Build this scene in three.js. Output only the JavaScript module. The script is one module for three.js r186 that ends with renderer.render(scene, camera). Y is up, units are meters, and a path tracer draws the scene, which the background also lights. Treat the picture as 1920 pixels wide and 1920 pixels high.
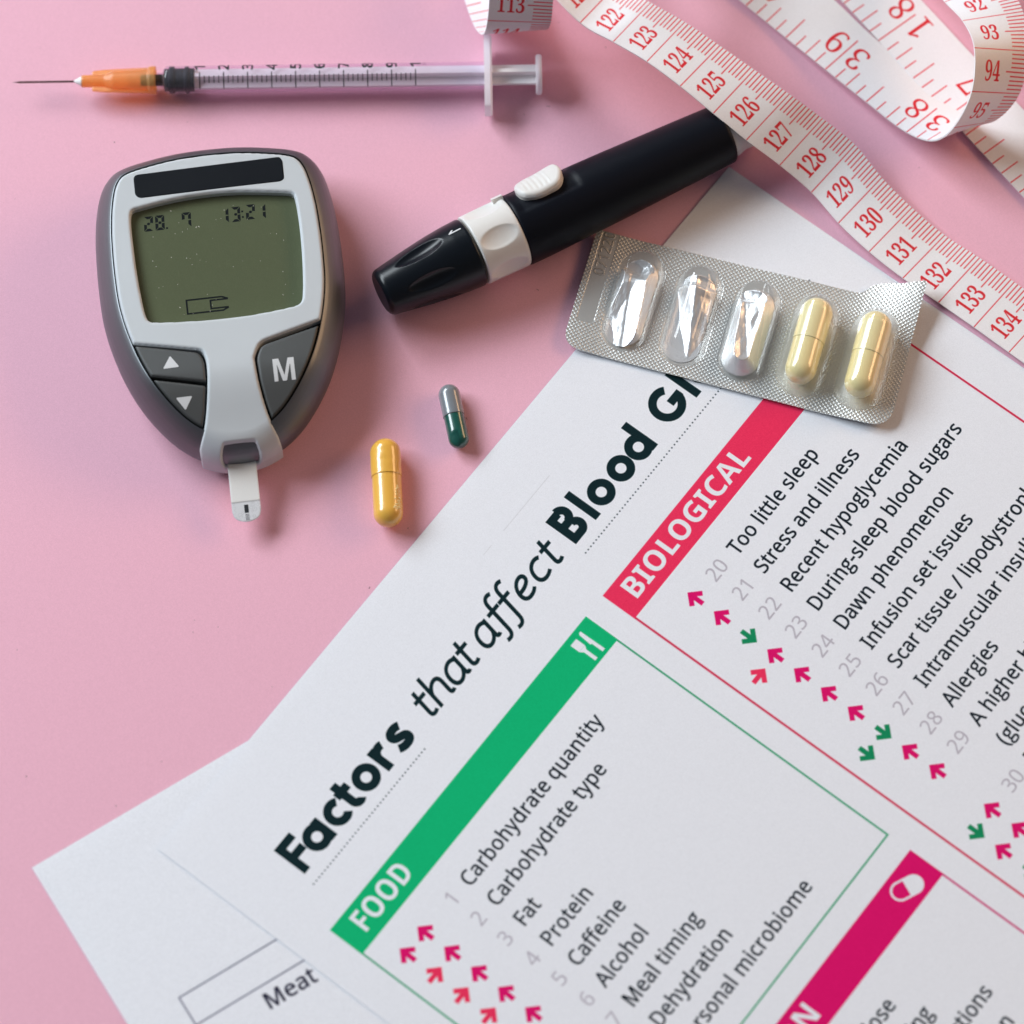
import * as THREE from 'three';
import { mergeGeometries } from 'three/addons/utils/BufferGeometryUtils.js';
import { FontLoader } from 'three/addons/loaders/FontLoader.js';
import { RectAreaLightUniformsLib } from 'three/addons/lights/RectAreaLightUniformsLib.js';

// ---------------------------------------------------------------- camera, light, exposure
const MM = 0.001;
const scene = new THREE.Scene();
const renderer = new THREE.WebGLRenderer({ antialias: true });
renderer.toneMapping = THREE.LinearToneMapping;
renderer.toneMappingExposure = 1;
renderer.shadowMap.enabled = true;
RectAreaLightUniformsLib.init();

const TILT = 21.82 * Math.PI / 180, DIST = 0.9642;
const camera = new THREE.PerspectiveCamera(13.686, 1, 0.05, 20);
camera.position.set(0, DIST * Math.cos(TILT), DIST * Math.sin(TILT));
camera.lookAt(0, 0, 0);
camera.focus = 0.972;
camera.userData.fStop = 9;

scene.background = new THREE.Color().setRGB(0.105, 0.105, 0.115);   // dim room round the table

function windowLight(name, label, category, pos, w, h, color, radiance, panes) {
  const g = new THREE.Group(); g.name = name; g.userData = { label, category };
  g.position.set(...pos); scene.add(g);
  g.lookAt(0, 0, 0); g.updateMatrixWorld();
  const frameMat = new THREE.MeshStandardMaterial({ color: 0xe8e6e2, roughness: 0.6 });
  const glow = new THREE.MeshStandardMaterial({ color: 0x000000, emissive: new THREE.Color(...color), emissiveIntensity: 0.6, roughness: 0.4 });
  const t = 0.05;
  const bar = (bw, bh, x, y) => { const m = new THREE.Mesh(new THREE.BoxGeometry(bw, bh, 0.05), frameMat); m.name = 'frame_bar'; m.position.set(x, y, 0.02); m.castShadow = m.receiveShadow = true; g.add(m); };
  bar(w + 2 * t, t, 0, h / 2 + t / 2); bar(w + 2 * t, t, 0, -h / 2 - t / 2);
  bar(t, h, -w / 2 - t / 2, 0); bar(t, h, w / 2 + t / 2, 0);
  for (let i = 0; i < panes; i++) {
    const pw = (w - (panes - 1) * t) / panes, x = -w / 2 + pw / 2 + i * (pw + t);
    if (i) bar(t, h, x - pw / 2 - t / 2, 0);
    const p = new THREE.Mesh(new THREE.BoxGeometry(pw, h, 0.006), glow); p.name = 'pane'; p.position.set(x, 0, -0.01); g.add(p);
    const l = new THREE.RectAreaLight(new THREE.Color(...color), radiance, pw, h);
    l.name = name + '_glow';
    const v = g.localToWorld(new THREE.Vector3(x, 0, 0.0));
    l.position.copy(v); scene.add(l); l.lookAt(new THREE.Vector3(x, 0, 1).applyMatrix4(g.matrixWorld));
  }
}
// wide window on the far left side, cool daylight; small warm lit window across the room on the other side
windowLight('window', 'wide white-framed window with cool daylight beyond the syringe side of the table', 'window', [-1.08, 0.92, -0.72], 1.3, 0.56, [0.86, 0.94, 1.0], 14.7, 2);
windowLight('window_001', 'small white-framed window with warm light beyond the tape side of the table', 'window', [1.12, 0.60, -0.46], 0.9, 0.34, [1.0, 0.60, 0.32], 7.0, 1);

// ---------------------------------------------------------------- helpers (all lengths in mm)
function rng(seed) { let s = seed >>> 0; return () => { s = (s + 0x6d2b79f5) | 0; let t = Math.imul(s ^ (s >>> 15), 1 | s); t = (t + Math.imul(t ^ (t >>> 7), 61 | t)) ^ t; return ((t ^ (t >>> 14)) >>> 0) / 4294967296; }; }
const lerp = (a, b, t) => a + (b - a) * t, clamp = (x, a, b) => Math.min(b, Math.max(a, x));
const smooth = (x, a, b) => { const t = clamp((x - a) / (b - a), 0, 1); return t * t * (3 - 2 * t); };
function mesh(name, geo, mat, parent, label) {
  geo.scale(MM, MM, MM);
  const m = new THREE.Mesh(geo, mat); m.name = name; m.castShadow = m.receiveShadow = true;
  if (label) m.userData.label = label;
  (parent ?? scene).add(m); return m;
}
function thing(name, label, category, x, y, z, turnDeg = 0, group) {
  const g = new THREE.Group(); g.name = name; g.position.set(x * MM, y * MM, z * MM); g.rotation.y = turnDeg * Math.PI / 180;
  g.userData = { label, category }; if (group) g.userData.group = group;
  scene.add(g); return g;
}
function box(w, h, d, x = 0, y = 0, z = 0) { const g = new THREE.BoxGeometry(w, h, d); g.translate(x, y, z); return g; }
const srgb = (r, g, b) => new THREE.Color().setRGB(r / 255, g / 255, b / 255, THREE.SRGBColorSpace);
const std = (o) => new THREE.MeshStandardMaterial(o), phys = (o) => new THREE.MeshPhysicalMaterial(o);
function canvas(w, h) { const c = document.createElement('canvas'); c.width = w; c.height = h; return [c, c.getContext('2d')]; }
function tex(c, color = true, wrap = THREE.ClampToEdgeWrapping) { const t = new THREE.CanvasTexture(c); if (color) t.colorSpace = THREE.SRGBColorSpace; t.wrapS = t.wrapT = wrap; t.magFilter = THREE.LinearFilter; return t; }
function grain(ctx, w, h, amp, seed, tint = [1, 1, 1]) {
  const im = ctx.getImageData(0, 0, w, h), d = im.data, r = rng(seed);
  for (let i = 0; i < d.length; i += 4) { const n = (r() + r() - 1) * amp; for (let k = 0; k < 3; k++) d[i + k] = clamp(d[i + k] + n * tint[k], 0, 255); }
  ctx.putImageData(im, 0, 0);
}
// value noise, smooth, on a lattice
function makeNoise(seed) {
  const r = rng(seed), T = new Float32Array(65536).map(() => r());
  const at = (x, y) => T[((x & 255) << 8) | (y & 255)];
  return (x, y) => { const ix = Math.floor(x), iy = Math.floor(y), a = x - ix, b = y - iy, u = a * a * (3 - 2 * a), v = b * b * (3 - 2 * b); return lerp(lerp(at(ix, iy), at(ix + 1, iy), u), lerp(at(ix, iy + 1), at(ix + 1, iy + 1), u), v); };
}
const noise = makeNoise(7);
function closedCurve(pts, n = 160) {
  const c = new THREE.CatmullRomCurve3(pts.map(([x, y]) => new THREE.Vector3(x, y, 0)), true, 'centripetal');
  return c.getSpacedPoints(n).slice(0, n).map((p) => [p.x, p.y]);
}
function roundPoly(pts, r, seg = 6) {
  const out = [], n = pts.length;
  for (let i = 0; i < n; i++) {
    const p = pts[i], a = pts[(i + n - 1) % n], b = pts[(i + 1) % n], rr = Array.isArray(r) ? r[i] : r;
    const da = Math.hypot(a[0] - p[0], a[1] - p[1]), db = Math.hypot(b[0] - p[0], b[1] - p[1]), q = Math.min(rr, da * 0.45, db * 0.45);
    if (q < 1e-3) { out.push(p); continue; }
    const A = [p[0] + (a[0] - p[0]) / da * q, p[1] + (a[1] - p[1]) / da * q], B = [p[0] + (b[0] - p[0]) / db * q, p[1] + (b[1] - p[1]) / db * q];
    for (let k = 0; k <= seg; k++) { const t = k / seg, s = 1 - t; out.push([s * s * A[0] + 2 * s * t * p[0] + t * t * B[0], s * s * A[1] + 2 * s * t * p[1] + t * t * B[1]]); }
  }
  return out;
}
function sdPoly(pts, x, y) {                       // positive inside
  let d = 1e9, inside = false;
  for (let i = 0, j = pts.length - 1; i < pts.length; j = i++) {
    const ax = pts[j][0], ay = pts[j][1], bx = pts[i][0], by = pts[i][1], ex = bx - ax, ey = by - ay;
    const t = clamp(((x - ax) * ex + (y - ay) * ey) / (ex * ex + ey * ey || 1), 0, 1), qx = x - ax - t * ex, qy = y - ay - t * ey;
    d = Math.min(d, qx * qx + qy * qy);
    if ((ay > y) !== (by > y) && x < ex * (y - ay) / ey + ax) inside = !inside;
  }
  return (inside ? 1 : -1) * Math.sqrt(d);
}
// A cushion-like solid: outline (with holes) in plan, height H(d, x, y) with d the distance from the edge, walls down to base(x, y).
function pillow({ outer, clip, holes = [], cell = 0.4, H, base, map, uv }) {
  let x0 = 1e9, x1 = -1e9, y0 = 1e9, y1 = -1e9;
  for (const [x, y] of outer) { x0 = Math.min(x0, x); x1 = Math.max(x1, x); y0 = Math.min(y0, y); y1 = Math.max(y1, y); }
  x0 -= cell * 1.37; y0 -= cell * 1.61; const nx = Math.ceil((x1 - x0) / cell) + 2, ny = Math.ceil((y1 - y0) / cell) + 2;
  const sd = (x, y) => { let d = sdPoly(outer, x, y); if (clip) d = Math.min(d, sdPoly(clip, x, y)); for (const h of holes) d = Math.min(d, -sdPoly(h, x, y)); return d; };
  const put = map ?? ((x, y, h) => new THREE.Vector3(x, h, -y));
  const S = new Float32Array((nx + 1) * (ny + 1));
  for (let j = 0; j <= ny; j++) for (let i = 0; i <= nx; i++) S[j * (nx + 1) + i] = sd(x0 + i * cell, y0 + j * cell);
  const sAt = (x, y) => { const fx = clamp((x - x0) / cell, 0, nx - 1e-4), fy = clamp((y - y0) / cell, 0, ny - 1e-4), i = Math.floor(fx), j = Math.floor(fy), u = fx - i, v = fy - j, k = j * (nx + 1) + i; return lerp(lerp(S[k], S[k + 1], u), lerp(S[k + nx + 1], S[k + nx + 2], u), v); };
  const hAt = (x, y) => H(Math.max(0, sAt(x, y)), x, y);
  const pos = [], nor = [], tuv = [], e = cell * 0.5;
  const P = (x, y) => put(x, y, hAt(x, y));
  const N = (x, y) => { const a = P(x + e, y).sub(P(x - e, y)), b = P(x, y + e).sub(P(x, y - e)); return a.cross(b).normalize(); };
  const emit = (x, y) => { const p = P(x, y), n = N(x, y); pos.push(p.x, p.y, p.z); nor.push(n.x, n.y, n.z); const t = uv ? uv(x, y) : [x, y]; tuv.push(t[0], t[1]); };
  const wall = (a, b) => {
    const A = P(a[0], a[1]), B = P(b[0], b[1]), A2 = put(a[0], a[1], base(a[0], a[1])), B2 = put(b[0], b[1], base(b[0], b[1]));
    const m = [(a[0] + b[0]) / 2, (a[1] + b[1]) / 2], n = new THREE.Vector3().subVectors(B, A).cross(new THREE.Vector3().subVectors(A2, A)).normalize();
    const gx = sAt(m[0] + e, m[1]) - sAt(m[0] - e, m[1]), gy = sAt(m[0], m[1] + e) - sAt(m[0], m[1] - e);
    const out = put(m[0] - gx * 0.1, m[1] - gy * 0.1, 0).sub(put(m[0], m[1], 0));
    let q = [A, B, B2, A, B2, A2];
    if (n.dot(out) < 0) { n.negate(); q = [A, B2, B, A, A2, B2]; }
    for (const p of q) { pos.push(p.x, p.y, p.z); nor.push(n.x, n.y, n.z); const t = uv ? uv(a[0], a[1]) : a; tuv.push(t[0], t[1]); }
  };
  const tri = (A, B, C) => {                       // each [x, y, s]
    const v = [A, B, C], ins = v.filter((p) => p[2] > 0).length; if (!ins) return;
    if (ins === 3) { for (const p of v) emit(p[0], p[1]); return; }
    const cut = (p, q) => { const t = p[2] / (p[2] - q[2]); return [lerp(p[0], q[0], t), lerp(p[1], q[1], t)]; };
    if (ins === 1) { while (v[0][2] <= 0) v.push(v.shift()); const p = cut(v[0], v[1]), q = cut(v[0], v[2]); emit(...v[0].slice(0, 2)); emit(...p); emit(...q); if (base) wall(p, q); }
    else { while (v[0][2] > 0) v.push(v.shift()); const p = cut(v[1], v[0]), q = cut(v[2], v[0]); emit(...p); emit(...v[1].slice(0, 2)); emit(...v[2].slice(0, 2)); emit(...p); emit(...v[2].slice(0, 2)); emit(...q); if (base) wall(p, q); }
  };
  for (let j = 0; j < ny; j++) for (let i = 0; i < nx; i++) {
    const k = j * (nx + 1) + i, xa = x0 + i * cell, ya = y0 + j * cell, xb = xa + cell, yb = ya + cell;
    const a = [xa, ya, S[k]], b = [xb, ya, S[k + 1]], c = [xb, yb, S[k + nx + 2]], d = [xa, yb, S[k + nx + 1]];
    tri(a, b, c); tri(a, c, d);
  }
  const g = new THREE.BufferGeometry();
  g.setAttribute('position', new THREE.Float32BufferAttribute(pos, 3)); g.setAttribute('normal', new THREE.Float32BufferAttribute(nor, 3)); g.setAttribute('uv', new THREE.Float32BufferAttribute(tuv, 2));
  return g;
}
const bevel = (d, r) => d >= r ? 0 : -(r - Math.sqrt(Math.max(0, r * r - (r - d) * (r - d))));
// Turned solid along x: profile [[x, r], ...] (a repeated point makes a sharp edge), angle from +y towards +z, dr(x, angle, r) shifts the radius.
function turned(profile, seg = 64, dr, a0 = 0, a1 = Math.PI * 2, tuvScale) {
  const pos = [], uv = [], idx = [], full = a1 - a0 > 6.28, n = seg + 1;
  let total = 0; const len = [0]; for (let i = 1; i < profile.length; i++) { total += Math.hypot(profile[i][0] - profile[i - 1][0], profile[i][1] - profile[i - 1][1]); len.push(total); }
  profile.forEach(([x, r], i) => { for (let k = 0; k < n; k++) { const a = lerp(a0, a1, k / seg), q = r + (dr && r > 1e-3 ? dr(x, a, r) : 0); pos.push(x, q * Math.cos(a), q * Math.sin(a)); uv.push(len[i] / total, k / seg); } });
  for (let i = 0; i + 1 < profile.length; i++) {
    if (Math.hypot(profile[i][0] - profile[i + 1][0], profile[i][1] - profile[i + 1][1]) < 1e-6) continue;
    for (let k = 0; k < seg; k++) { const a = i * n + k, b = a + 1, c = a + n, d = c + 1; idx.push(a, b, d, a, d, c); }
  }
  const g = new THREE.BufferGeometry(); g.setAttribute('position', new THREE.Float32BufferAttribute(pos, 3)); g.setAttribute('uv', new THREE.Float32BufferAttribute(uv, 2)); g.setIndex(idx); g.computeVertexNormals();
  if (full) { const N = g.attributes.normal; for (let i = 0; i < profile.length; i++) { const a = i * n, b = a + seg; const v = new THREE.Vector3(N.getX(a) + N.getX(b), N.getY(a) + N.getY(b), N.getZ(a) + N.getZ(b)).normalize(); N.setXYZ(a, v.x, v.y, v.z); N.setXYZ(b, v.x, v.y, v.z); } }
  return g;
}
function dense(profile, step = 0.5) {
  const out = [profile[0]];
  for (let i = 1; i < profile.length; i++) { const a = profile[i - 1], b = profile[i], l = Math.hypot(b[0] - a[0], b[1] - a[1]), m = Math.max(1, Math.ceil(l / step)); if (l < 1e-6) { out.push(b); continue; } for (let k = 1; k <= m; k++) out.push([lerp(a[0], b[0], k / m), lerp(a[1], b[1], k / m)]); }
  return out;
}
const arcProfile = (cx, cr, r, a0, a1, n = 10) => Array.from({ length: n + 1 }, (_, i) => { const a = lerp(a0, a1, i / n) * Math.PI / 180; return [cx + r * Math.cos(a), cr + r * Math.sin(a)]; });
function flat(pts, h, uvf) {                       // a flat polygon lying face up
  const g = new THREE.ShapeGeometry(new THREE.Shape(pts.map(([x, y]) => new THREE.Vector2(x, y))));
  const p = g.attributes.position, u = g.attributes.uv;
  for (let i = 0; i < p.count; i++) { const x = p.getX(i), y = p.getY(i); if (uvf) { const t = uvf(x, y); u.setXY(i, t[0], t[1]); } p.setXYZ(i, x, h, -y); }
  g.computeVertexNormals(); return g;
}
const fontBold = await new FontLoader().loadAsync('fonts/droid/droid_sans_bold.typeface.json');

// ---------------------------------------------------------------- table
{
  const [c, x] = canvas(1024, 1024);
  x.fillStyle = 'rgb(236,179,199)'; x.fillRect(0, 0, 1024, 1024); grain(x, 1024, 1024, 9, 3);
  const t = tex(c, true, THREE.RepeatWrapping);
  const m = std({ map: t, roughness: 0.62, bumpMap: t, bumpScale: 0.00004 });
  const g = new THREE.BoxGeometry(1000, 20, 1000); g.translate(0, -10, 0);
  const uv = g.attributes.uv; for (let i = 0; i < uv.count; i++) uv.setXY(i, uv.getX(i) * 7.3, uv.getY(i) * 7.3);
  const top = mesh('table_top', g, m); top.userData = { kind: 'structure', label: 'matt pink table top under all the things', category: 'table top' };
}

{
  const r = rng(909), bits = [];
  for (let i = 0; i < 60; i++) { const b = box(lerp(0.08, 0.3, r()), 0.05, lerp(0.08, 0.3, r()) * (r() < 0.12 ? 5 : 1)); b.rotateY(r() * 6); b.translate(lerp(-120, 120, r()), 0.03, lerp(-130, 80, r())); bits.push(b); }
  const d = mesh('dust_specks', mergeGeometries(bits), std({ color: srgb(150, 110, 116), roughness: 1 })); d.userData = { kind: 'stuff', label: 'tiny dust specks and lint scattered on the pink table', category: 'dust' };
}

// ---------------------------------------------------------------- printed sheets
const INK = 'rgb(0,34,40)', TEXT = 'rgb(12,24,36)', PINK = 'rgb(224,6,108)', RED = 'rgb(240,50,94)', GREEN = 'rgb(0,184,118)', DGREEN = 'rgb(12,140,92)', LINE_RED = 'rgb(214,44,84)', GREY = 'rgb(186,182,194)', PAPER = 'rgb(236,239,246)';
function heavyWord(x, word, places, base, W = 1.95, X = 6.3, C = 8.7) {
  let px = 0;
  x.lineWidth = W; x.lineCap = 'butt'; x.lineJoin = 'miter';
  const r = (X - W) / 2 + 0.1, L = (pts) => { x.beginPath(); pts.forEach((p, i) => (i ? x.lineTo(px + p[0], base + p[1]) : x.moveTo(px + p[0], base + p[1]))); x.stroke(); };
  const A = (cx, cy, rr, a, b, back = false) => { x.beginPath(); x.arc(px + cx, base + cy, rr, a * Math.PI / 180, b * Math.PI / 180, back); x.stroke(); };
  const h = W / 2, o = r + h, gap = 0.5;
  for (const [i, ch] of [...word].entries()) {
    let w = 0; px = places[i];
    if (ch === 'F') { L([[h, 0], [h, -C]]); L([[0, -C + h], [5.3, -C + h]]); L([[0, -C * 0.50], [4.9, -C * 0.50]]); w = 5.1; }
    else if (ch === 'a') { A(o, -X / 2, r, 0, 360); L([[2 * r + h, 0], [2 * r + h, -X]]); w = 2 * r + W; }
    else if (ch === 'c') { A(o, -X / 2, r, 48, 312); w = 2 * r + 0.75; }
    else if (ch === 't') { L([[1.75, -C * 0.9], [1.75, -1.9]]); A(2.95, -2.0, 1.2, 180, 50, true); L([[0.15, -X + h], [4.0, -X + h]]); w = 3.95; }
    else if (ch === 'o') { A(o, -X / 2, r, 0, 360); w = 2 * r + W; }
    else if (ch === 'r') { L([[h, 0], [h, -X]]); A(h + 2.1, -X + 3.05, 2.1, 180, 292); w = 3.9; }
    else if (ch === 's') { x.beginPath(); x.moveTo(px + 4.3, base - X + 1.35); x.bezierCurveTo(px + 3.2, base - X + 0.65, px + 1, base - X + 0.8, px + 1, base - X + 2.0); x.bezierCurveTo(px + 1, base - X + 3.4, px + 3.9, base - 3.2, px + 3.9, base - 1.9); x.bezierCurveTo(px + 3.9, base - 0.6, px + 1.5, base - 0.6, px + 0.1, base - 1.5); x.stroke(); w = 4.7; }
    else if (ch === 'B') { L([[h, 0], [h, -C]]); L([[0, -C + h], [3.3, -C + h]]); L([[0, -C * 0.53], [3.4, -C * 0.53]]); L([[0, -h], [3.5, -h]]); A(3.2, -C * 0.765 + 0.12, (C * 0.47 - W) / 2 + 0.62, -90, 90); A(3.4, -C * 0.265 - 0.18, C * 0.53 / 2 - h + 0.18, -90, 90); w = 6.35; }
    else if (ch === 'l') { L([[h, 0], [h, -C - 0.4]]); w = W; }
    else if (ch === 'd') { A(o, -X / 2, r, 0, 360); L([[2 * r + h, 0], [2 * r + h, -C - 0.4]]); w = 2 * r + W; }
    else if (ch === 'G') { A(C / 2, -C / 2, C / 2 - h, 8, 312); L([[C - 0.1, -C / 2 + 0.45], [C * 0.56, -C / 2 + 0.45]]); w = C; }
    else if (ch === 'u') { L([[h, -X], [h, -2.4]]); A(r + h, -r - h, r, 180, 0, true); L([[2 * r + h, -X], [2 * r + h, -2.4]]); w = 2 * r + W; }
    else if (ch === 'e') { A(o, -X / 2, r, 40, 360); L([[h, -X / 2], [2 * r + W, -X / 2]]); w = 2 * r + W; }
  }
}
function lightWord(x, word, places, base) {
  x.save(); x.translate(0, base); x.transform(1, 0, -0.2, 1, 0, 0); x.lineWidth = 0.93; x.lineCap = 'butt';
  const X = 5.5; let q = 0;
  const path = (f) => { x.beginPath(); f((a, b) => x.moveTo(q + a, b), (a, b) => x.lineTo(q + a, b), (a, b, c, d, e, g) => x.bezierCurveTo(q + a, b, q + c, d, q + e, g)); x.stroke(); };
  for (const [i, ch] of [...word].entries()) {
    q = places[i];
    if (ch === 't') { path((m, l, b) => { m(1.4, -7.2); l(1.4, -1.6); b(1.4, -0.2, 2.4, -0.2, 3.3, -0.7); }); path((m, l) => { m(0, -X + 0.4); l(3.5, -X + 0.4); }); q += 3.85; }
    else if (ch === 'h') { path((m, l, b) => { m(0.5, 0); l(0.5, -8.4); m(0.5, -3.2); b(1.2, -5.6, 4.3, -6.3, 4.3, -3.7); l(4.3, -1.4); b(4.3, -0.3, 4.9, -0.3, 5.5, -0.6); }); q += 5.6; }
    else if (ch === 'a') { path((m, l, b) => { m(4.4, -X); l(4.4, -1.5); b(4.4, -0.3, 5.0, -0.3, 5.5, -0.6); m(4.4, -4.6); b(3.4, -5.9, 0.5, -5.6, 0.5, -2.6); b(0.5, 0.4, 3.5, 0.3, 4.4, -2.2); }); q += 5.6; }
    else if (ch === 'f') { path((m, l, b) => { m(4.0, -8.0); b(2.6, -8.7, 1.7, -8.0, 1.7, -6.4); l(1.7, 0.4); b(1.7, 1.9, 0.9, 2.3, -0.3, 1.9); }); path((m, l) => { m(0, -X + 0.5); l(3.7, -X + 0.5); }); q += 3.55; }
    else if (ch === 'e') { path((m, l, b) => { m(0.7, -2.7); b(2.5, -2.6, 4.3, -3.1, 4.2, -4.3); b(4.1, -5.5, 2.4, -5.5, 1.4, -4.5); b(0.3, -3.4, 0.1, -0.4, 2.4, -0.4); b(3.3, -0.4, 4.0, -0.7, 4.5, -1.2); }); q += 5.0; }
    else if (ch === 'c') { path((m, l, b) => { m(4.3, -4.7); b(3.2, -5.6, 0.6, -5.2, 0.6, -2.5); b(0.6, -0.1, 3.0, 0.0, 4.4, -1.0); }); q += 4.8; }
  }
  x.restore();
}
function arrow(x, cx, cy, dir, col) {
  x.save(); x.translate(cx, cy); x.rotate({ up: 0, right: Math.PI / 2, down: Math.PI }[dir]); x.strokeStyle = col; x.lineWidth = 1.15; x.lineCap = 'butt'; x.lineJoin = 'miter';
  x.beginPath(); x.moveTo(0, 2.05); x.lineTo(0, -1.2); x.stroke(); x.beginPath(); x.moveTo(-1.95, 0.45); x.lineTo(0, -1.5); x.lineTo(1.95, 0.45); x.stroke(); x.restore();
}
const SHEET_W = 210, SHEET_H = 297, U0 = -8.6, V0 = -41.4;
const PITCH = 7.397, ROW0 = 16.87, BOX_W = 91.87, BIO_U = 98.11, BAND = 8.94;
function drawFactors() {
  const [c, x] = canvas(2048, 2048), k = 2048 / 210;
  x.fillStyle = PAPER; x.fillRect(0, 0, 2048, 2048);
  x.scale(k, k); x.translate(-U0, -V0);
  x.fillStyle = x.strokeStyle = INK;
  heavyWord(x, 'Factors', [6.6, 11.6, 18.9, 24.3, 28.95, 36.3, 41.7], -12.3); lightWord(x, 'that', [51.0, 55.0, 60.6, 66.0], -12.3); lightWord(x, 'affect', [71.6, 77.4, 81.3, 85.8, 91.4, 96.7], -12.3);
  heavyWord(x, 'Blood', [104.3, 111.7, 114.65, 122.0, 128.6], -12.3); heavyWord(x, 'Glucose', [140.0, 149.7, 152.6, 160, 166, 173.4, 178.8], -12.3);
  x.fillStyle = 'rgb(70,82,92)';
  for (const [a, b] of [[6, 46], [104, 190]]) for (let u = a; u < b; u += 0.98) { x.beginPath(); x.arc(u, -9.3, 0.2, 0, 7); x.fill(); }
  x.strokeStyle = 'rgb(214,216,222)'; x.lineWidth = 0.14; for (const [a, b] of [[97, 114], [89.5, 92.5]]) { x.beginPath(); x.moveTo(a, -27.2); x.lineTo(b, -27.2); x.stroke(); }
  const frame = (u, v, w, h, col, lw) => { x.strokeStyle = col; x.lineWidth = lw; x.strokeRect(u + lw / 2, v + lw / 2, w - lw, h - lw); x.fillStyle = col; };
  const title = (s, u, v, width) => { x.fillStyle = PAPER; x.font = 'bold 6.9px sans-serif'; const w = x.measureText(s).width; x.save(); x.translate(u, v); x.scale(width / w, 1); x.fillText(s, 0, 0); x.restore(); };
  // FOOD
  frame(0, 0, BOX_W, 83.5, 'rgb(40,160,112)', 0.42); x.fillStyle = GREEN; x.fillRect(0, 0, BOX_W, BAND); title('FOOD', 4.0, 7.0, 17.6);
  x.fillStyle = PAPER;                                                    // fork and knife
  x.fillRect(84.2, 1.5, 2.1, 2.5); x.beginPath(); x.moveTo(84.2, 4); x.lineTo(86.3, 4); x.lineTo(85.75, 4.8); x.lineTo(84.75, 4.8); x.fill(); x.fillRect(84.8, 4.6, 0.9, 3.4);
  x.beginPath(); x.moveTo(87.4, 1.7); x.quadraticCurveTo(87.6, 1.0, 88.3, 1.2); x.lineTo(88.4, 8); x.lineTo(87.5, 8); x.lineTo(87.5, 5.0); x.lineTo(87.15, 4.8); x.fill();
  // BIOLOGICAL
  frame(BIO_U, 0, 92.6, 150, LINE_RED, 0.5); x.fillStyle = RED; x.fillRect(BIO_U, 0, 92.6, BAND); title('BIOLOGICAL', 101.7, 7.0, 43.9);
  // MEDICATION
  const M = 89.23; frame(0, M, BOX_W, 62, 'rgb(205,30,110)', 0.42); x.fillStyle = PINK; x.fillRect(0, M, BOX_W, BAND); title('MEDICATION', 4.0, M + 7.0, 46.4);
  x.save(); x.translate(84.4, M + 4.5); x.rotate(0.42);
  x.strokeStyle = PAPER; x.lineWidth = 0.5; x.beginPath(); x.roundRect(-3.7, -2.05, 7.4, 4.1, 2.05); x.stroke(); x.fillStyle = PAPER; x.beginPath(); x.roundRect(-0.1, -2.2, 4.1, 4.4, [0, 2.2, 2.2, 0]); x.fill(); x.restore();
  // lists
  x.font = '100px sans-serif'; const fs = 48.6 / x.measureText('Carbohydrate quantity').width * 100;
  const line = (s, u, v) => { x.font = fs + 'px sans-serif'; x.fillStyle = TEXT; x.textAlign = 'left'; x.fillText(s, u, v + 1.85); x.strokeStyle = TEXT; x.lineWidth = 0.13; x.strokeText(s, u, v + 1.85); };
  const row = (n, s, u, v) => { line(s, u + 26.2, v); x.fillStyle = GREY; x.textAlign = 'right'; x.fillText(String(n), u + 23.2, v + 1.85); x.textAlign = 'left'; };
  const food = ['Carbohydrate quantity', 'Carbohydrate type', 'Fat', 'Protein', 'Caffeine', 'Alcohol', 'Meal timing', 'Dehydration', 'Personal microbiome'];
  const ar = (u, v, a, b) => { const f = (s, uu) => { if (s === 'p') arrow(x, uu, v, 'up', PINK); if (s === 'r') arrow(x, uu, v, 'right', RED); if (s === 'g') arrow(x, uu, v, 'down', DGREEN); }; f(a, u + 12.2); f(b, u + 6.0); };
  const fa = ['pp', 'pr', 'pr', 'pr', 'p', 'p', 'p', 'p', 'p'];
  food.forEach((s, i) => { const v = ROW0 + i * PITCH; row(i + 1, s, 0, v); ar(0, v, fa[i][0], fa[i][1]); });
  ['Medication dose', 'Medication timing', 'Medication interactions', 'Steroid administration', 'Niacin (Vitamin B3)'].forEach((s, i) => { const v = M + ROW0 + i * PITCH; row(10 + i, s, 0, v); ar(0, v, 'g', i & 1 ? 'p' : ''); });
  const bio = ['Too little sleep', 'Stress and illness', 'Recent hypoglycemia', 'During-sleep blood sugars', 'Dawn phenomenon', 'Infusion set issues', 'Scar tissue / lipodystrophy', 'Intramuscular insulin delivery', 'Allergies', 'A higher blood glucose level', '(glucose toxicity)', 'Periods (menstruation)', 'Puberty', 'Celiac disease', 'Smoking'];
  const ba = ['p', 'p', 'g', 'pr', 'p', 'p', 'p', 'gg', 'p', 'p', '', 'pg', 'pp', 'gg', 'p']; let n = 20;
  bio.forEach((s, i) => { const v = ROW0 + i * PITCH; if (i === 10) line(s, BIO_U + 26.2, v); else { row(n++, s, BIO_U, v); ar(BIO_U, v, ba[i][0], ba[i][1]); } });
  x.setTransform(1, 0, 0, 1, 0, 0); grain(x, 2048, 2048, 10, 11);
  return c;
}
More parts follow.
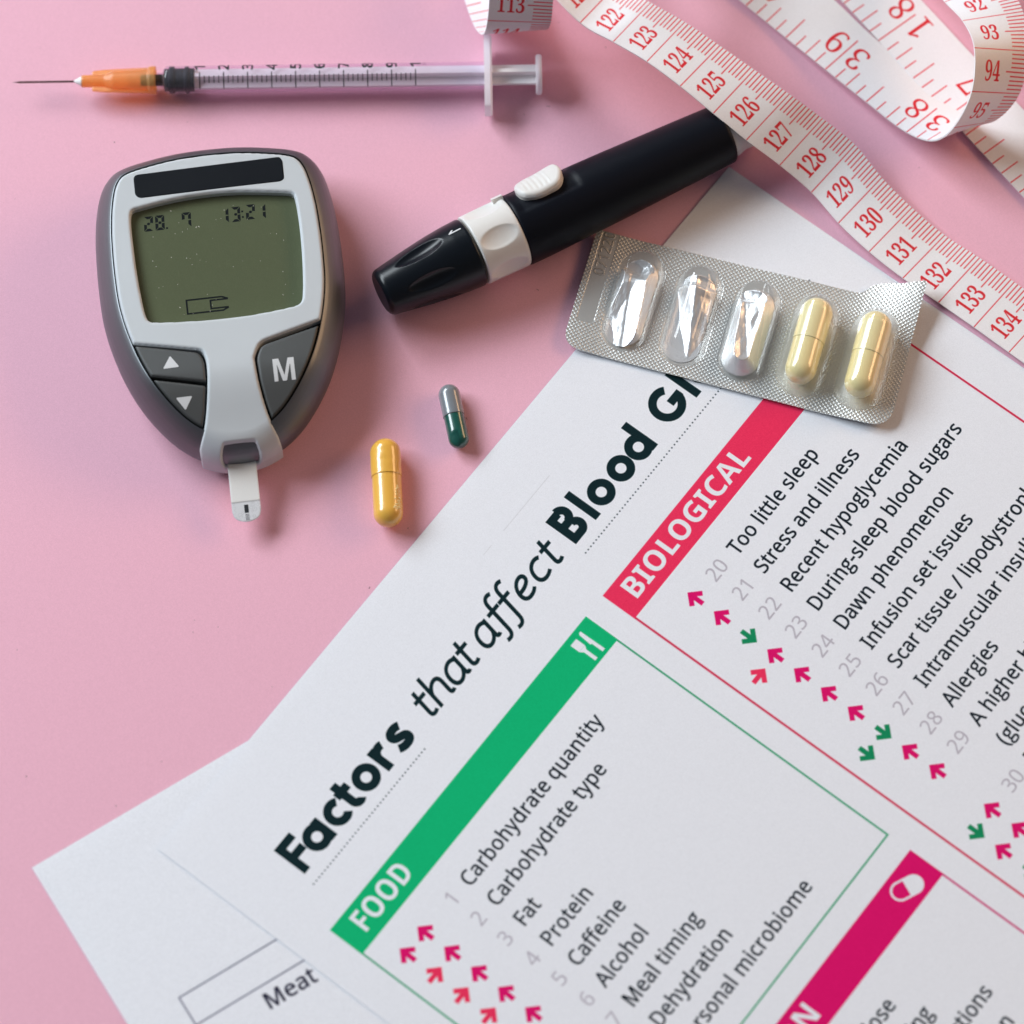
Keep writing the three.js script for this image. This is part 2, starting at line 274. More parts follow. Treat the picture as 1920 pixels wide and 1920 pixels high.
function sheet(name, label, cornerX, cornerZ, turnDeg, y, drawn, amp, seed) {
  const g = thing(name, label, 'paper', cornerX, 0, cornerZ, turnDeg);
  const N = 60, M = 80, pos = [], uv = [], idx = [], T = 0.11;
  const lift = (a, b) => y + amp * (noise(a * 0.018 + seed, b * 0.018) * 0.9 + 0.1);
  for (const side of [1, 0]) for (let j = 0; j <= M; j++) for (let i = 0; i <= N; i++) { const a = i / N * SHEET_W, b = j / M * SHEET_H; pos.push(a, lift(a, b) + side * T, b); uv.push(a / 210, 1 - b / 210); }
  const n = (N + 1) * (M + 1), at = (s, i, j) => (s ? 0 : n) + j * (N + 1) + i;
  for (let j = 0; j < M; j++) for (let i = 0; i < N; i++) { idx.push(at(1, i, j), at(1, i, j + 1), at(1, i + 1, j + 1), at(1, i, j), at(1, i + 1, j + 1), at(1, i + 1, j)); idx.push(at(0, i, j), at(0, i + 1, j + 1), at(0, i, j + 1), at(0, i, j), at(0, i + 1, j), at(0, i + 1, j + 1)); }
  const top = idx.slice();
  const edge = (i0, j0, i1, j1) => top.push(at(1, i0, j0), at(0, i0, j0), at(0, i1, j1), at(1, i0, j0), at(0, i1, j1), at(1, i1, j1));
  for (let i = 0; i < N; i++) { edge(i + 1, 0, i, 0); edge(i, M, i + 1, M); } for (let j = 0; j < M; j++) { edge(0, j, 0, j + 1); edge(N, j + 1, N, j); }
  const geo = new THREE.BufferGeometry(); geo.setAttribute('position', new THREE.Float32BufferAttribute(pos, 3)); geo.setAttribute('uv', new THREE.Float32BufferAttribute(uv, 2)); geo.setIndex(top); geo.computeVertexNormals();
  mesh('leaf', geo, phys({ map: tex(drawn), roughness: 0.85, specularIntensity: 0.35 }), g);
  return g;
}
{
  const [c, x] = canvas(1024, 1024), k = 1024 / 210;                    // the lower sheet: a table with the word Meat
  x.fillStyle = PAPER; x.fillRect(0, 0, 1024, 1024); x.scale(k, k);
  x.strokeStyle = 'rgb(84,86,110)'; x.lineWidth = 0.28; x.strokeRect(12.4, 42.4, 150, 7.2);
  x.fillStyle = x.strokeStyle = 'rgb(10,10,34)'; x.lineWidth = 0.12; x.font = '5.2px sans-serif'; x.save(); x.translate(27.4, 54.9); x.scale(1.07, 1); x.fillText('Meat', 0, 0); x.strokeText('Meat', 0, 0); x.restore();
  x.setTransform(1, 0, 0, 1, 0, 0); grain(x, 1024, 1024, 8, 13);
  sheet('paper_sheet', 'white sheet with an empty table row and the word Meat, mostly under the other sheet', -105.0, 83.8, 32.12, 0.02, c, 0.06, 3.1);
}
{
  const th = 52.35 * Math.PI / 180, cx = -39.58 + Math.cos(th) * U0 + Math.sin(th) * V0, cz = 98.05 - Math.sin(th) * U0 + Math.cos(th) * V0;
  sheet('paper_sheet_001', 'white printed sheet headed Factors that affect Blood Glucose with green and red title bars', cx, cz, 52.35, 0.20, drawFactors(), 0.07, 9.7);
}

// ---------------------------------------------------------------- glucose meter
{
  const g = thing('glucose_meter', 'silver and light grey blood glucose meter with green LCD screen and three dark buttons', 'glucose meter', -66.91, 0, -46.85, 7);
  const CX = 1.25;
  const half = [[0, 39.3], [7.5, 39.0], [14.3, 38.0], [19.5, 36.8], [22.3, 35.5], [24.3, 33.5], [25.8, 30.7], [27, 26], [27.8, 19.7], [28.1, 13.3], [28.1, 6.2], [27.8, 0], [27.0, -5.5], [25.8, -10.6], [24.2, -15.8], [21.8, -21.4], [18.6, -26.7], [14.2, -32.0], [10, -35.3], [5, -37.6]];
  const outline = closedCurve([...half, [0, -38.2], ...half.slice(1).reverse().map(([x, y]) => [-x, y])].map(([x, y]) => [x + CX, y]), 220);
  const prof = [[7, 0], [5, 0.5], [2.7, 1.9], [0.9, 4.4], [0.12, 6.6], [0, 7.6], [0.1, 9.2], [0.45, 10.9], [1.0, 12.5], [1.75, 13.9], [2.6, 15.1], [3.4, 16.0], [4.0, 16.5], [4.25, 16.62]];
  const topH = (d) => { for (let i = 5; i < prof.length - 1; i++) if (d <= prof[i + 1][0]) return lerp(prof[i][1], prof[i + 1][1], (d - prof[i][0]) / (prof[i + 1][0] - prof[i][0])); return 16.62; };
  const inset = (pts, q) => pts.map((p, i) => { const a = pts[(i + pts.length - 1) % pts.length], b = pts[(i + 1) % pts.length], tx = b[0] - a[0], ty = b[1] - a[1], l = Math.hypot(tx, ty); return [p[0] + ty / l * q, p[1] - tx / l * q]; });
  const taper = (y) => 1 - 0.26 * smooth(y, -18, -39);
  // loft of inset outlines (the outline runs clockwise)
  function loft(rings) {
    const n = outline.length, pos = [], idx = [];
    const fine = []; for (let i = 0; i < rings.length; i++) { fine.push(rings[i]); if (i + 1 < rings.length) for (const t of [0.33, 0.67]) fine.push([lerp(rings[i][0], rings[i + 1][0], t), lerp(rings[i][1], rings[i + 1][1], t)]); }
    for (const [q, h] of fine) for (const [x, y] of inset(outline, q)) pos.push(x, h * taper(y), -y);
    for (let r = 0; r + 1 < fine.length; r++) for (let i = 0; i < n; i++) { const j = (i + 1) % n, a = r * n + i, b = r * n + j, c = a + n, d = b + n; idx.push(a, d, b, a, c, d); }
    const ge = new THREE.BufferGeometry(); ge.setAttribute('position', new THREE.Float32BufferAttribute(pos, 3)); ge.setIndex(idx); ge.computeVertexNormals(); return ge;
  }
  const silver = phys({ color: srgb(110, 114, 118), metalness: 0.9, roughness: 0.44, clearcoat: 0.25, clearcoatRoughness: 0.4 });
  const [sc, sx] = canvas(512, 512); sx.fillStyle = '#808080'; sx.fillRect(0, 0, 512, 512); grain(sx, 512, 512, 60, 21);
  mesh('shell', loft(prof), silver, g);
  const dark = std({ color: srgb(12, 15, 18), roughness: 0.8 });
  mesh('chassis', pillow({ outer: inset(outline, 3.9), cell: 1, H: (d, x, y) => 14.8 * taper(y), base: () => 0.2 }), dark, g);
  const inner = inset(outline, 4.5), li = inner.reduce((k, p, i) => (p[0] < CX && Math.abs(p[1] + 10.2) < Math.abs(inner[k][1] + 10.2) || inner[k][0] > CX ? i : k), 110);
  const arcTop = []; for (let i = li; ; i++) { const p = inner[i % inner.length]; if (p[0] > CX && p[1] < -9.7) break; arcTop.push(p); }
  const bottomEdge = outline.filter(([x, y]) => y < -30 && x > -8.3 && x < 11.0).sort((a, b) => b[0] - a[0]).map(([x, y]) => [x, y - 0.75]);
  const rightSide = new THREE.CatmullRomCurve3([[6.9, -17.2], [7.05, -20], [7.3, -23], [8.1, -27.9], [9.2, -32.2], [10.3, -34.6]].map(([x, y]) => new THREE.Vector3(x, y, 0))).getPoints(24).map((p) => [p.x, p.y]);
  const leftSide = new THREE.CatmullRomCurve3([[-7.7, -35.4], [-6.25, -32.2], [-5.15, -28], [-4.25, -22.5], [-3.95, -19], [-3.98, -16.6]].map(([x, y]) => new THREE.Vector3(x, y, 0))).getPoints(24).map((p) => [p.x, p.y]);
  const plate = [...arcTop, ...roundPoly([[22.75, -10.0], [8.4, -13.55], [6.9, -17.2]], [0, 2.4, 0]).slice(1, -1), ...rightSide, ...bottomEdge, ...leftSide, ...roundPoly([[-3.98, -16.6], [-4.5, -13.95], [-20.23, -10.3]], [0, 2.4, 0]).slice(1, -1)];
  const windowPts = closedCurve([[-17.5, 22.0], [-17.0, 22.9], [-15.6, 23.2], [-8.74, 24.3], [-1.55, 24.85], [5.58, 24.74], [12.65, 23.95], [18.6, 23.0], [19.7, 22.6], [20.0, 21.6], [20.35, 15.2], [20.1, 5.38], [19.4, -2.36], [18.9, -4.5], [18.0, -5.3], [16.6, -5.65], [9.59, -6.42], [2.5, -6.71], [-7.34, -6.4], [-14.4, -5.75], [-15.7, -5.4], [-16.3, -4.4], [-17.14, 2.12], [-17.67, 11.98]], 160);
  const bodySd = (x, y) => sdPoly(outline, x, y);
  const port = (x, y) => { const e = smooth(y, -34.6, -38.3); return smooth(y, -34.9, -36.9) * smooth(Math.abs(x - 1.4), 3.7 + 1.1 * e, 3.3 + 0.4 * e); };
  const plateMat = std({ color: srgb(196, 202, 206), roughness: 0.52, bumpMap: tex(sc, false, THREE.RepeatWrapping), bumpScale: 0.00002 });
  mesh('face_plate', pillow({ outer: plate, holes: [windowPts], cell: 0.32, base: (x, y) => y < -33 ? 3.0 : 14.4 * taper(y),
    H: (d, x, y) => { let h = (17.3 - 0.3 * smooth(Math.hypot((x - CX) / 27, y / 38), 0.45, 1.0)) * taper(y); if (y < -29) { const q = Math.max(0, bodySd(x, y) + 0.8); if (q < 6) h = 6.6 + (h - 6.6) * Math.sqrt(Math.max(0, 1 - (1 - q / 6) ** 2)); } return h + bevel(d, 0.7) - port(x, y) * Math.max(0, h - 6.1); } }), plateMat, g);
  // display
  const [lc, lx] = canvas(800, 660);
  {
    lx.fillStyle = 'rgb(88,96,70)'; lx.fillRect(0, 0, 800, 660); const q = 20; lx.scale(q, q); lx.translate(19, 25.5); lx.scale(1, 1);
    const seg = { 0: 'abcdef', 1: 'bc', 2: 'abged', 3: 'abgcd', 7: 'fabc', 8: 'abcdefg' };
    lx.fillStyle = 'rgb(4,12,16)';
    const digit = (n, x, y, w = 2.1, h = 3.75) => {          // x, y: upper left, y up in the panel
      const t = 0.66, s = 0.1, H = h / 2, poly = (p) => { lx.beginPath(); p.forEach(([a, b], i) => { const X = x + a + (h - b) * 0.04, Y = -(y - b); i ? lx.lineTo(X, Y) : lx.moveTo(X, Y); }); lx.fill(); };
      const S = { a: [[s, 0], [w - s, 0], [w - t - s, t], [t + s, t]], d: [[s, h], [w - s, h], [w - t - s, h - t], [t + s, h - t]], g: [[t, H], [t + .2, H - t / 2], [w - t - .2, H - t / 2], [w - t, H], [w - t - .2, H + t / 2], [t + .2, H + t / 2]],
        f: [[0, s], [t, t + s], [t, H - s - .1], [0, H - s]], b: [[w, s], [w - t, t + s], [w - t, H - s - .1], [w, H - s]], e: [[0, h - s], [t, h - t - s], [t, H + s + .1], [0, H + s]], c: [[w, h - s], [w - t, h - t - s], [w - t, H + s + .1], [w, H + s]] };
      for (const k of seg[n]) poly(S[k]);
    };
    digit(2, -14.9, 21.7); digit(8, -12.3, 21.7); lx.fillRect(-9.9, -18.5, 0.45, 0.45); digit(7, -6.2, 21.7); digit(1, 2.4, 21.7); digit(3, 5.1, 21.7); lx.fillRect(7.55, -20.6, 0.45, 0.45); lx.fillRect(7.55, -19.2, 0.45, 0.45); digit(2, 8.5, 21.9); digit(1, 10.9, 21.7);
    lx.strokeStyle = 'rgb(4,12,16)'; lx.lineWidth = 0.4; lx.beginPath();
    [[2.4, -0.95], [1.0, -0.35], [-7.0, -0.35], [-7.0, -3.75], [1.1, -3.75], [2.4, -3.1]].forEach(([a, b], i) => (i ? lx.lineTo(a, -b) : lx.moveTo(a, -b))); lx.stroke();
    lx.beginPath(); [[2.4, -1.0], [-1.6, -1.0], [-1.6, -3.05], [2.4, -3.05]].forEach(([a, b], i) => (i ? lx.lineTo(a, -b) : lx.moveTo(a, -b))); lx.stroke();
    lx.setTransform(1, 0, 0, 1, 0, 0); grain(lx, 800, 660, 10, 5);
  }
  mesh('display', flat(windowPts.map(([x, y]) => [CX + (x - CX) * 1.03, 9 + (y - 9) * 1.03]), 15.0, (x, y) => [(x + 19) / 40, 1 - (25.5 - y) / 33]), phys({ map: tex(lc), roughness: 0.5, specularIntensity: 0.3 }), g);
  const sp = rng(77), dust = [];
  mesh('display_cover', flat(windowPts.map(([x, y]) => [CX + (x - CX) * 0.995, 9 + (y - 9) * 0.995]), 16.2), phys({ color: 0xffffff, transmission: 1, thickness: 0, roughness: 0.06, ior: 1.45 }), g);
  for (let i = 0; i < 46; i++) { const x = lerp(-15.5, 18, sp()), y = lerp(-5, 23, sp() ** 0.8); const b = box(lerp(0.06, 0.16, sp()), 0.03, lerp(0.06, 0.4, sp() ** 3)); b.rotateY(sp() * 6); b.translate(x, 16.24, -y); dust.push(b); }
  const dm = mesh('dust', mergeGeometries(dust), std({ color: 0xd8d4cc, roughness: 1 }), g); dm.userData.kind = 'stuff';
  // black band at the top
  const band = roundPoly([[-16.1, 31.6], [17.6, 32.2], [18.2, 31.2], [18.15, 26.4], [17.2, 25.9], [-15.2, 25.55], [-16.1, 26.5]], [1.2, 0.8, 0.8, 0.8, 0.8, 0.9, 0.9]);
  mesh('label_band', pillow({ outer: band, cell: 0.4, base: () => 16, H: (d, x, y) => 17.42 - 0.3 * smooth(Math.hypot((x - CX) / 27, y / 38), 0.45, 1.0) + bevel(d, 0.1) }), phys({ color: srgb(8, 14, 22), roughness: 0.6, specularIntensity: 0.35 }), g);
  // buttons
  const keyMat = std({ color: srgb(82, 84, 84), metalness: 0.35, roughness: 0.5, bumpMap: tex(sc, false, THREE.RepeatWrapping), bumpScale: 0.00004 });
  const inkMat = std({ color: srgb(212, 214, 216), roughness: 0.6 });
  const keyClip = inset(outline, 4.72);
  const key = (pts, r) => mesh('button', pillow({ outer: roundPoly(pts, r), clip: keyClip, cell: 0.3, base: () => 10.5, H: (d, x, y) => (16.95 - 0.3 * smooth(Math.hypot((x - CX) / 27, y / 38), 0.55, 1.05)) * taper(y) + bevel(d, 0.55) }), keyMat, g);
  const hKey = (x, y) => (16.97 - 0.3 * smooth(Math.hypot((x - CX) / 27, y / 38), 0.55, 1.05)) * taper(y);
  const up = key([[-19.9, -10.75], [-5.2, -14.3], [-4.35, -17.0], [-4.4, -21.6], [-17.55, -18.55], [-19.0, -14.6]], [0.6, 2.4, 0.5, 0.5, 0.5, 3]);
  const down = key([[-17.25, -19.35], [-4.65, -22.35], [-5.5, -28.13], [-6.7, -32.2], [-10.3, -29.2], [-14.5, -24.2]], [0.5, 0.5, 0.5, 0.6, 3, 3]);
  const mk = key([[22.4, -10.75], [8.6, -14.3], [7.35, -17.39], [7.65, -22.81], [8.5, -27.9], [9.55, -31.75], [12.0, -30.05], [15.4, -26.8], [18.35, -21.9], [20.65, -16.8]], [0.6, 2.2, 1, 1, 1, 0.5, 2, 2, 2, 2]);
  const tri = (pts, p) => mesh('arrow_mark', pillow({ outer: roundPoly(pts, 0.35, 4), cell: 0.12, base: () => 11, H: (d, x, y) => hKey(x, y) + 0.05 }), inkMat, p);
  tri([[-11.9, -14.45], [-13.75, -17.45], [-10.05, -17.4]], up); tri([[-9.7, -27.3], [-11.6, -24.4], [-7.85, -24.4]], down);
  const ms = fontBold.generateShapes('M', 6.2)[0].getPoints(4).map((p) => [p.x, p.y]); let mx = 1e9, MX = -1e9, my = 1e9, MY = -1e9; for (const [a, b] of ms) { mx = Math.min(mx, a); MX = Math.max(MX, a); my = Math.min(my, b); MY = Math.max(MY, b); }
  const mp = ms.map(([a, b]) => [lerp(10.85, 15.65, (a - mx) / (MX - mx)), lerp(-23.3, -18.1, (b - my) / (MY - my))]);
  mesh('letter_mark', pillow({ outer: mp, cell: 0.12, base: () => 11, H: (d, x, y) => hKey(x, y) + 0.05 }), inkMat, mk);
  // port liner
  mesh('strip_port', box(6.8, 1.3, 2.4, 1.4, 5.6, 36.2), dark, g);
}
{
  const g = thing('test_strip', 'white paper test strip with a black mark sticking out of the glucose meter', 'test strip', -66.91, 0, -46.85, 7);
  const tip = [[-1.85, -34.2], [4.65, -34.2], [4.55, -49.2], ...Array.from({ length: 13 }, (_, i) => { const a = Math.PI * i / 12; return [1.3 + 3.1 * Math.cos(a), -49.6 - 2.0 * Math.sin(a)]; }), [-1.95, -49.2]];
  const [c, x] = canvas(256, 640), k = 36;
  x.fillStyle = 'rgb(228,228,226)'; x.fillRect(0, 0, 256, 640); x.save(); x.scale(k, k); x.translate(2.0, -34);
  x.fillStyle = 'rgb(214,216,220)'; x.fillRect(-3, 46.95, 9, 6); x.strokeStyle = 'rgb(190,190,192)'; x.lineWidth = 0.1; x.beginPath(); x.moveTo(-3, 46.95); x.lineTo(6, 46.95); x.stroke();
  x.strokeStyle = 'rgb(196,198,202)'; x.lineWidth = 0.08; const r = rng(4); for (let i = 0; i < 40; i++) { x.beginPath(); x.arc(lerp(-2, 5, r()), lerp(47.3, 51.5, r()), lerp(.2, .5, r()), 0, 7); x.stroke(); }
  x.fillStyle = 'rgb(20,24,32)'; x.fillRect(0.85, 47.7, 0.95, 1.9); x.fillStyle = 'rgb(90,92,98)'; for (let i = 0; i < 5; i++) x.fillRect(0.95, 49.9 + i * 0.3, 0.85, 0.16);
  x.restore(); grain(x, 256, 640, 10, 9);
  mesh('strip', pillow({ outer: tip, cell: 0.3, base: (a, b) => 6.5 + (b + 34) * 0.11, H: (d, a, b) => 6.9 + (b + 34) * 0.11 + bevel(d, 0.1) - (b < -46.95 ? 0.12 : 0), uv: (a, b) => [(a + 2.0) * k / 256, 1 - (-b - 34) * k / 640] }), std({ map: tex(c), roughness: 0.6 }), g);
}

// ---------------------------------------------------------------- lancing pen
{
  const th = 27.6, g = thing('lancing_pen', 'black lancing pen with a white collar and a white ribbed release button', 'lancing pen', -29.2, 0, -50.6, th);
  const AX = 8.5, place = (geo) => { geo.rotateZ(-0.008); geo.translate(0, AX, 0); return geo; };
  const black = phys({ color: srgb(9, 16, 24), roughness: 0.3, specularIntensity: 0.7 });
  const blackMatt = phys({ color: srgb(6, 11, 22), roughness: 0.45, specularIntensity: 0.4 });
  const white = std({ color: srgb(222, 220, 216), roughness: 0.42 });
  const D2R = Math.PI / 180, wrapAng = (a) => ((a + Math.PI) % (2 * Math.PI) + 2 * Math.PI) % (2 * Math.PI) - Math.PI;
  const dimple = (x, a, r, cx, lx, ca, la, depth) => { const u = (x - cx) / lx, v = wrapAng(a - ca) / la, q = u * u + v * v; return q < 1 ? -depth * (1 - q) ** 0.8 : 0; };
  const cap = dense([[-0.9, 0], [-0.9, 4.0], ...arcProfile(0.7, 4.1, 1.6, 180, 100, 8), [4, 6.25], [9, 7.05], [14, 7.7], [18.5, 8.1], [22.0, 8.25], [22.4, 8.05], [22.4, 7.0]], 0.35);
  mesh('depth_cap', place(turned(cap, 220, (x, a, r) => { let s = 0; for (let i = 0; i < 6; i++) s += dimple(x, a, r, 10.2, 6.0, (-20 + 54 * i * (60 / 54)) * D2R, 0.26, 1.0); return s; })), black, g);
  mesh('cap_seal', place(turned(dense([[22.3, 7.0], [22.3, 7.3], [23.1, 7.3], [23.1, 7.0]]), 64)), std({ color: srgb(120, 112, 104), roughness: 0.6 }), g);
  mesh('collar', place(turned(dense([[22.9, 6.5], [22.9, 8.15], [23.2, 8.4], [33.3, 8.5], [33.7, 8.3], [33.7, 6.5]], 0.35), 220, (x, a, r) => r < 8 ? 0 : [0, 1, 2, 3, 4, 5].reduce((s, i) => s + dimple(x, a, r, 28.2, 4.6, (20 + 60 * i) * D2R, 0.30, 0.75), 0))), white, g);
  mesh('collar_tab', place((() => { const b = box(2.6, 1.0, 1.6, 32.6, 8.75, 0); b.rotateX(-52 * D2R); return b; })()), white, g);
  const barrel = dense([[33.8, 6.5], [33.8, 8.35], [34.1, 8.6], [40, 8.6], [60, 8.1], [80, 7.4], [88.0, 7.1], [88.4, 6.8], [88.4, 5.0]], 0.6);
  mesh('barrel', place(turned(barrel, 128, (x, a, r) => { const v = wrapAng(a + 34 * D2R); return r > 7 && x < 62 ? -0.35 * smooth(Math.abs(v), 0.66, 0.52) * smooth(x, 35.0, 36.0) * smooth(x, 51.5, 50) : 0; })), blackMatt, g);
  mesh('cocking_grip', place(turned(dense([[87, 0.5], [87, 5.9], [89.6, 6.1], [91, 5.7], [92, 5.5], [97, 5.9], [100, 5.6], [100.6, 4.8], [100.6, 0]], 0.6), 64)), phys({ color: srgb(216, 208, 208), roughness: 0.35 }), g);
  // release button, wrapped round the barrel at -34 degrees
  const bo = roundPoly([[36.9, -2.2], [40.5, -3.7], [46.5, -3.4], [48.7, -0.2], [48.2, 3.2], [40, 3.5], [36.6, 2.0]], [1.6, 2.2, 2.2, 2.2, 1.2, 2, 1.8], 6);
  const wrapMap = (x, y, h) => { const a = -34 * D2R - y / 8.2, q = h; return new THREE.Vector3(x, q * Math.cos(a), q * Math.sin(a)); };
  mesh('release_button', place(pillow({ outer: bo, cell: 0.2, map: wrapMap, base: () => 7.6, H: (d, x, y) => 10.3 + bevel(d, 1.0) + 0.55 * smooth(x, 41, 48) + (x < 44.6 && x > 37.8 && d > 0.9 ? 0.04 * Math.sin((x - 37) * 5.2) * smooth(d, 0.9, 1.5) : 0) }), ), white, g);
  // number on the cap
  const one = [[18.2, -0.15], [21.3, -0.15], [21.3, 0.2], [19.0, 0.2], [19.6, 0.75], [19.2, 0.85], [18.2, 0.1]];
  mesh('number_mark', place(pillow({ outer: one, cell: 0.07, map: (x, y, h) => { const a = -22 * D2R - y / 7.9; return new THREE.Vector3(x, h * Math.cos(a), h * Math.sin(a)); }, base: () => 7.6, H: (d, x) => lerp(8.06, 8.25, clamp((x - 18) / 4, 0, 1)) + 0.06 }), ), std({ color: srgb(210, 212, 214), roughness: 0.5 }), g);
}

// ---------------------------------------------------------------- syringe
{
  const g = thing('syringe', 'clear plastic syringe with orange needle hub, black stopper and black scale', 'syringe', -117, 0, -106.6, 0.95);
  const R = 3.25, AX = 4.55, place = (geo) => { geo.translate(0, AX, 0); return geo; };
  const clear = phys({ color: srgb(246, 240, 248), transmission: 0.95, thickness: 0, roughness: 0.08, ior: 1.4 });
  const frosted = phys({ color: srgb(252, 250, 252), transmission: 0.25, thickness: 0, roughness: 0.9 });
  const milky = phys({ color: srgb(250, 248, 253), transmission: 0.5, thickness: 0, roughness: 0.9 });
  const orange = phys({ color: srgb(255, 202, 126), transmission: 0.7, thickness: 0, roughness: 0.42 });
  const rubber = phys({ color: srgb(10, 22, 32), roughness: 0.55, specularIntensity: 0.5 });
  mesh('needle', place(turned([[0, 0.02], [1.6, 0.26], [15.5, 0.26]], 12)), std({ color: srgb(130, 110, 106), metalness: 0.9, roughness: 0.35 }), g);
  mesh('hub_tip', place(turned(dense([[14.4, 0.25], [16.3, 1.3], [16.3, 0]]), 32)), std({ color: srgb(240, 240, 238), roughness: 0.6 }), g);
  const hub = mesh('hub', place(turned(dense([[16.2, 0.3], [16.2, 1.45], [21.5, 1.55], [23.5, 2.4], [32.0, 2.85], [32.0, 3.3], [33.6, 3.35], [33.6, 2.4]], 0.5), 48)), orange, g);
  for (const s of [-1, 1]) { const p = [[18.6, 1.3], [18.6, 2.5], [22, 2.85], [32.2, 3.25], [32.2, 2.2], [23, 2.0], [21.5, 1.3]].map(([a, b]) => [a, b * s]); mesh('fin', place(pillow({ outer: roundPoly(p, 0.4), cell: 0.3, base: () => -0.45, H: (d) => 0.45 + bevel(d, 0.2) })), orange, hub); }
  mesh('nozzle', place(turned(dense([[27, 1.5], [36.2, 1.85], [36.4, 2.9]], 0.5), 32)), clear, g);
  mesh('barrel', place(turned(dense([[35.2, 1.9], [35.4, 2.7], [36.2, R], [110.6, R]], 0.7), 64)), clear, g);
  const fl = []; for (let i = 0; i < 64; i++) { const a = i / 64 * Math.PI * 2; fl.push([clamp(12 * Math.cos(a), -9.5, 9.5), 4.5 * Math.sin(a) * 1.0]); }
  mesh('finger_flange', place(mergeGeometries([pillow({ outer: fl, cell: 0.35, map: (x, y, h) => new THREE.Vector3(111.4 + h, y, -x), base: () => -0.9, H: (d) => 0.95 + bevel(d, 0.5) }), pillow({ outer: fl, cell: 0.5, map: (x, y, h) => new THREE.Vector3(111.4 - h, y, x), H: () => 0.9 })])), milky, g);
    const plunger = mesh('plunger_rod', place(mergeGeometries([turned(dense([[42.3, 0.2], [42.3, 2.3], [43.2, 2.3], [43.2, 0.2]]), 32), box(81, 4.9, 0.9, 83, 0, 0), box(81, 0.9, 4.9, 83, 0, 0)].map((q) => q.toNonIndexed()))), frosted, g);
  mesh('thumb_rest', place(turned(dense([[122.6, 0.1], [122.6, 4.4], [122.9, 4.75], [123.7, 4.75], [124.0, 4.4], [124.0, 0.1]], 0.5), 48)), milky, plunger);
  const stopper = mesh('stopper', place(turned(dense([[30.0, 0.1], [30.0, 1.3], [35.4, 1.4], [35.6, 2.6], [36.6, 2.6], [36.8, 3.2], [37.9, 3.2], [38.1, 2.7], [40.3, 2.7], [40.5, 3.2], [41.3, 3.2], [41.5, 2.7], [42.6, 2.7], [42.6, 0.1]], 0.4), 48)), rubber, plunger);
  // printed scale on the barrel: canvas x along the barrel, y round it
  const [c, x] = canvas(2048, 512), X0 = 42, X1 = 98, kx = 2048 / (X1 - X0), A0 = -75, A1 = 85, ky = 512 / (A1 - A0);
  x.clearRect(0, 0, 2048, 512); const px = (m) => (m - X0) * kx, py = (deg) => (deg - A0) * ky;
  x.fillStyle = 'rgb(26,36,40)';
  const first = 49.6, step = 1.121;
  for (let i = -5; i <= 40; i++) { const long = ((i % 5) + 5) % 5 === 0, a = long ? -4 : 12, b = long ? 68 : 42, xx = px(first + i * step); if (xx > 5) x.fillRect(xx - 4, py(a), long ? 9 : 7, py(b) - py(a)); }
  x.textAlign = 'center'; ['1', '2', '3', '4', '5', '6', '7', '8', '9', '1'].forEach((s, i) => { x.save(); x.translate(px(first + (i - 1) * step * 5) + 46, py(-36)); x.rotate(-Math.PI / 2); x.scale(2.3, 1); x.font = 'bold 132px sans-serif'; x.fillText(s, 0, 0); x.restore(); });
  x.save(); x.translate(px(first + 8 * step * 5) + 92, py(-36)); x.rotate(-Math.PI / 2); x.font = '56px sans-serif'; x.fillStyle = 'rgba(26,36,40,0.7)'; x.fillText('ml', 0, 0); x.restore();
  const pr = turned([[X0, R + 0.03], [X1, R + 0.03]], 40, null, A0 * Math.PI / 180, A1 * Math.PI / 180);
  { const p = pr.attributes.position, u = pr.attributes.uv; for (let i = 0; i < p.count; i++) { const v = u.getY(i); u.setXY(i, (p.getX(i) - X0) / (X1 - X0), 1 - v); } }
  mesh('scale_print', place(pr), std({ map: tex(c), transparent: true, roughness: 0.5 }), g);
}

// ---------------------------------------------------------------- capsules
function capsuleProfile(L, r, seam, step) {      // along x, centred; the cap is the wider end at -x
  const R2 = r, r2 = r - step, s = -L / 2 + L * seam;
  const cap = [...arcProfile(-L / 2 + R2, 0, R2, 180, 90, 14).map(([a, b]) => [a, Math.max(b, 0)]), [s - 0.15, R2], [s, R2 - 0.06], [s, r2 - 0.3]];
  const body = [[s - 0.4, r2], ...arcProfile(L / 2 - r2, 0, r2, 90, 0, 14).map(([a, b]) => [a, Math.max(b, 0)])];
  return [cap, body];
}
function capsule(name, label, group, x, y, z, turn, L, r, seam, capMat, bodyMat, dr) {
  const g = thing(name, label, 'capsule', x, y, z, turn, group), [cp, bp] = capsuleProfile(L, r, seam, 0.14);
  const up = (q) => { q.translate(0, r, 0); return q; };
  mesh('cap', up(turned(dense(cp, 0.4), 72, dr)), capMat, g); mesh('body', up(turned(dense(bp, 0.4), 72, dr)), bodyMat, g);
  return g;
}
const gel = (col, extra) => phys({ color: col, roughness: 0.32, clearcoat: 1, clearcoatRoughness: 0.06, ...extra });
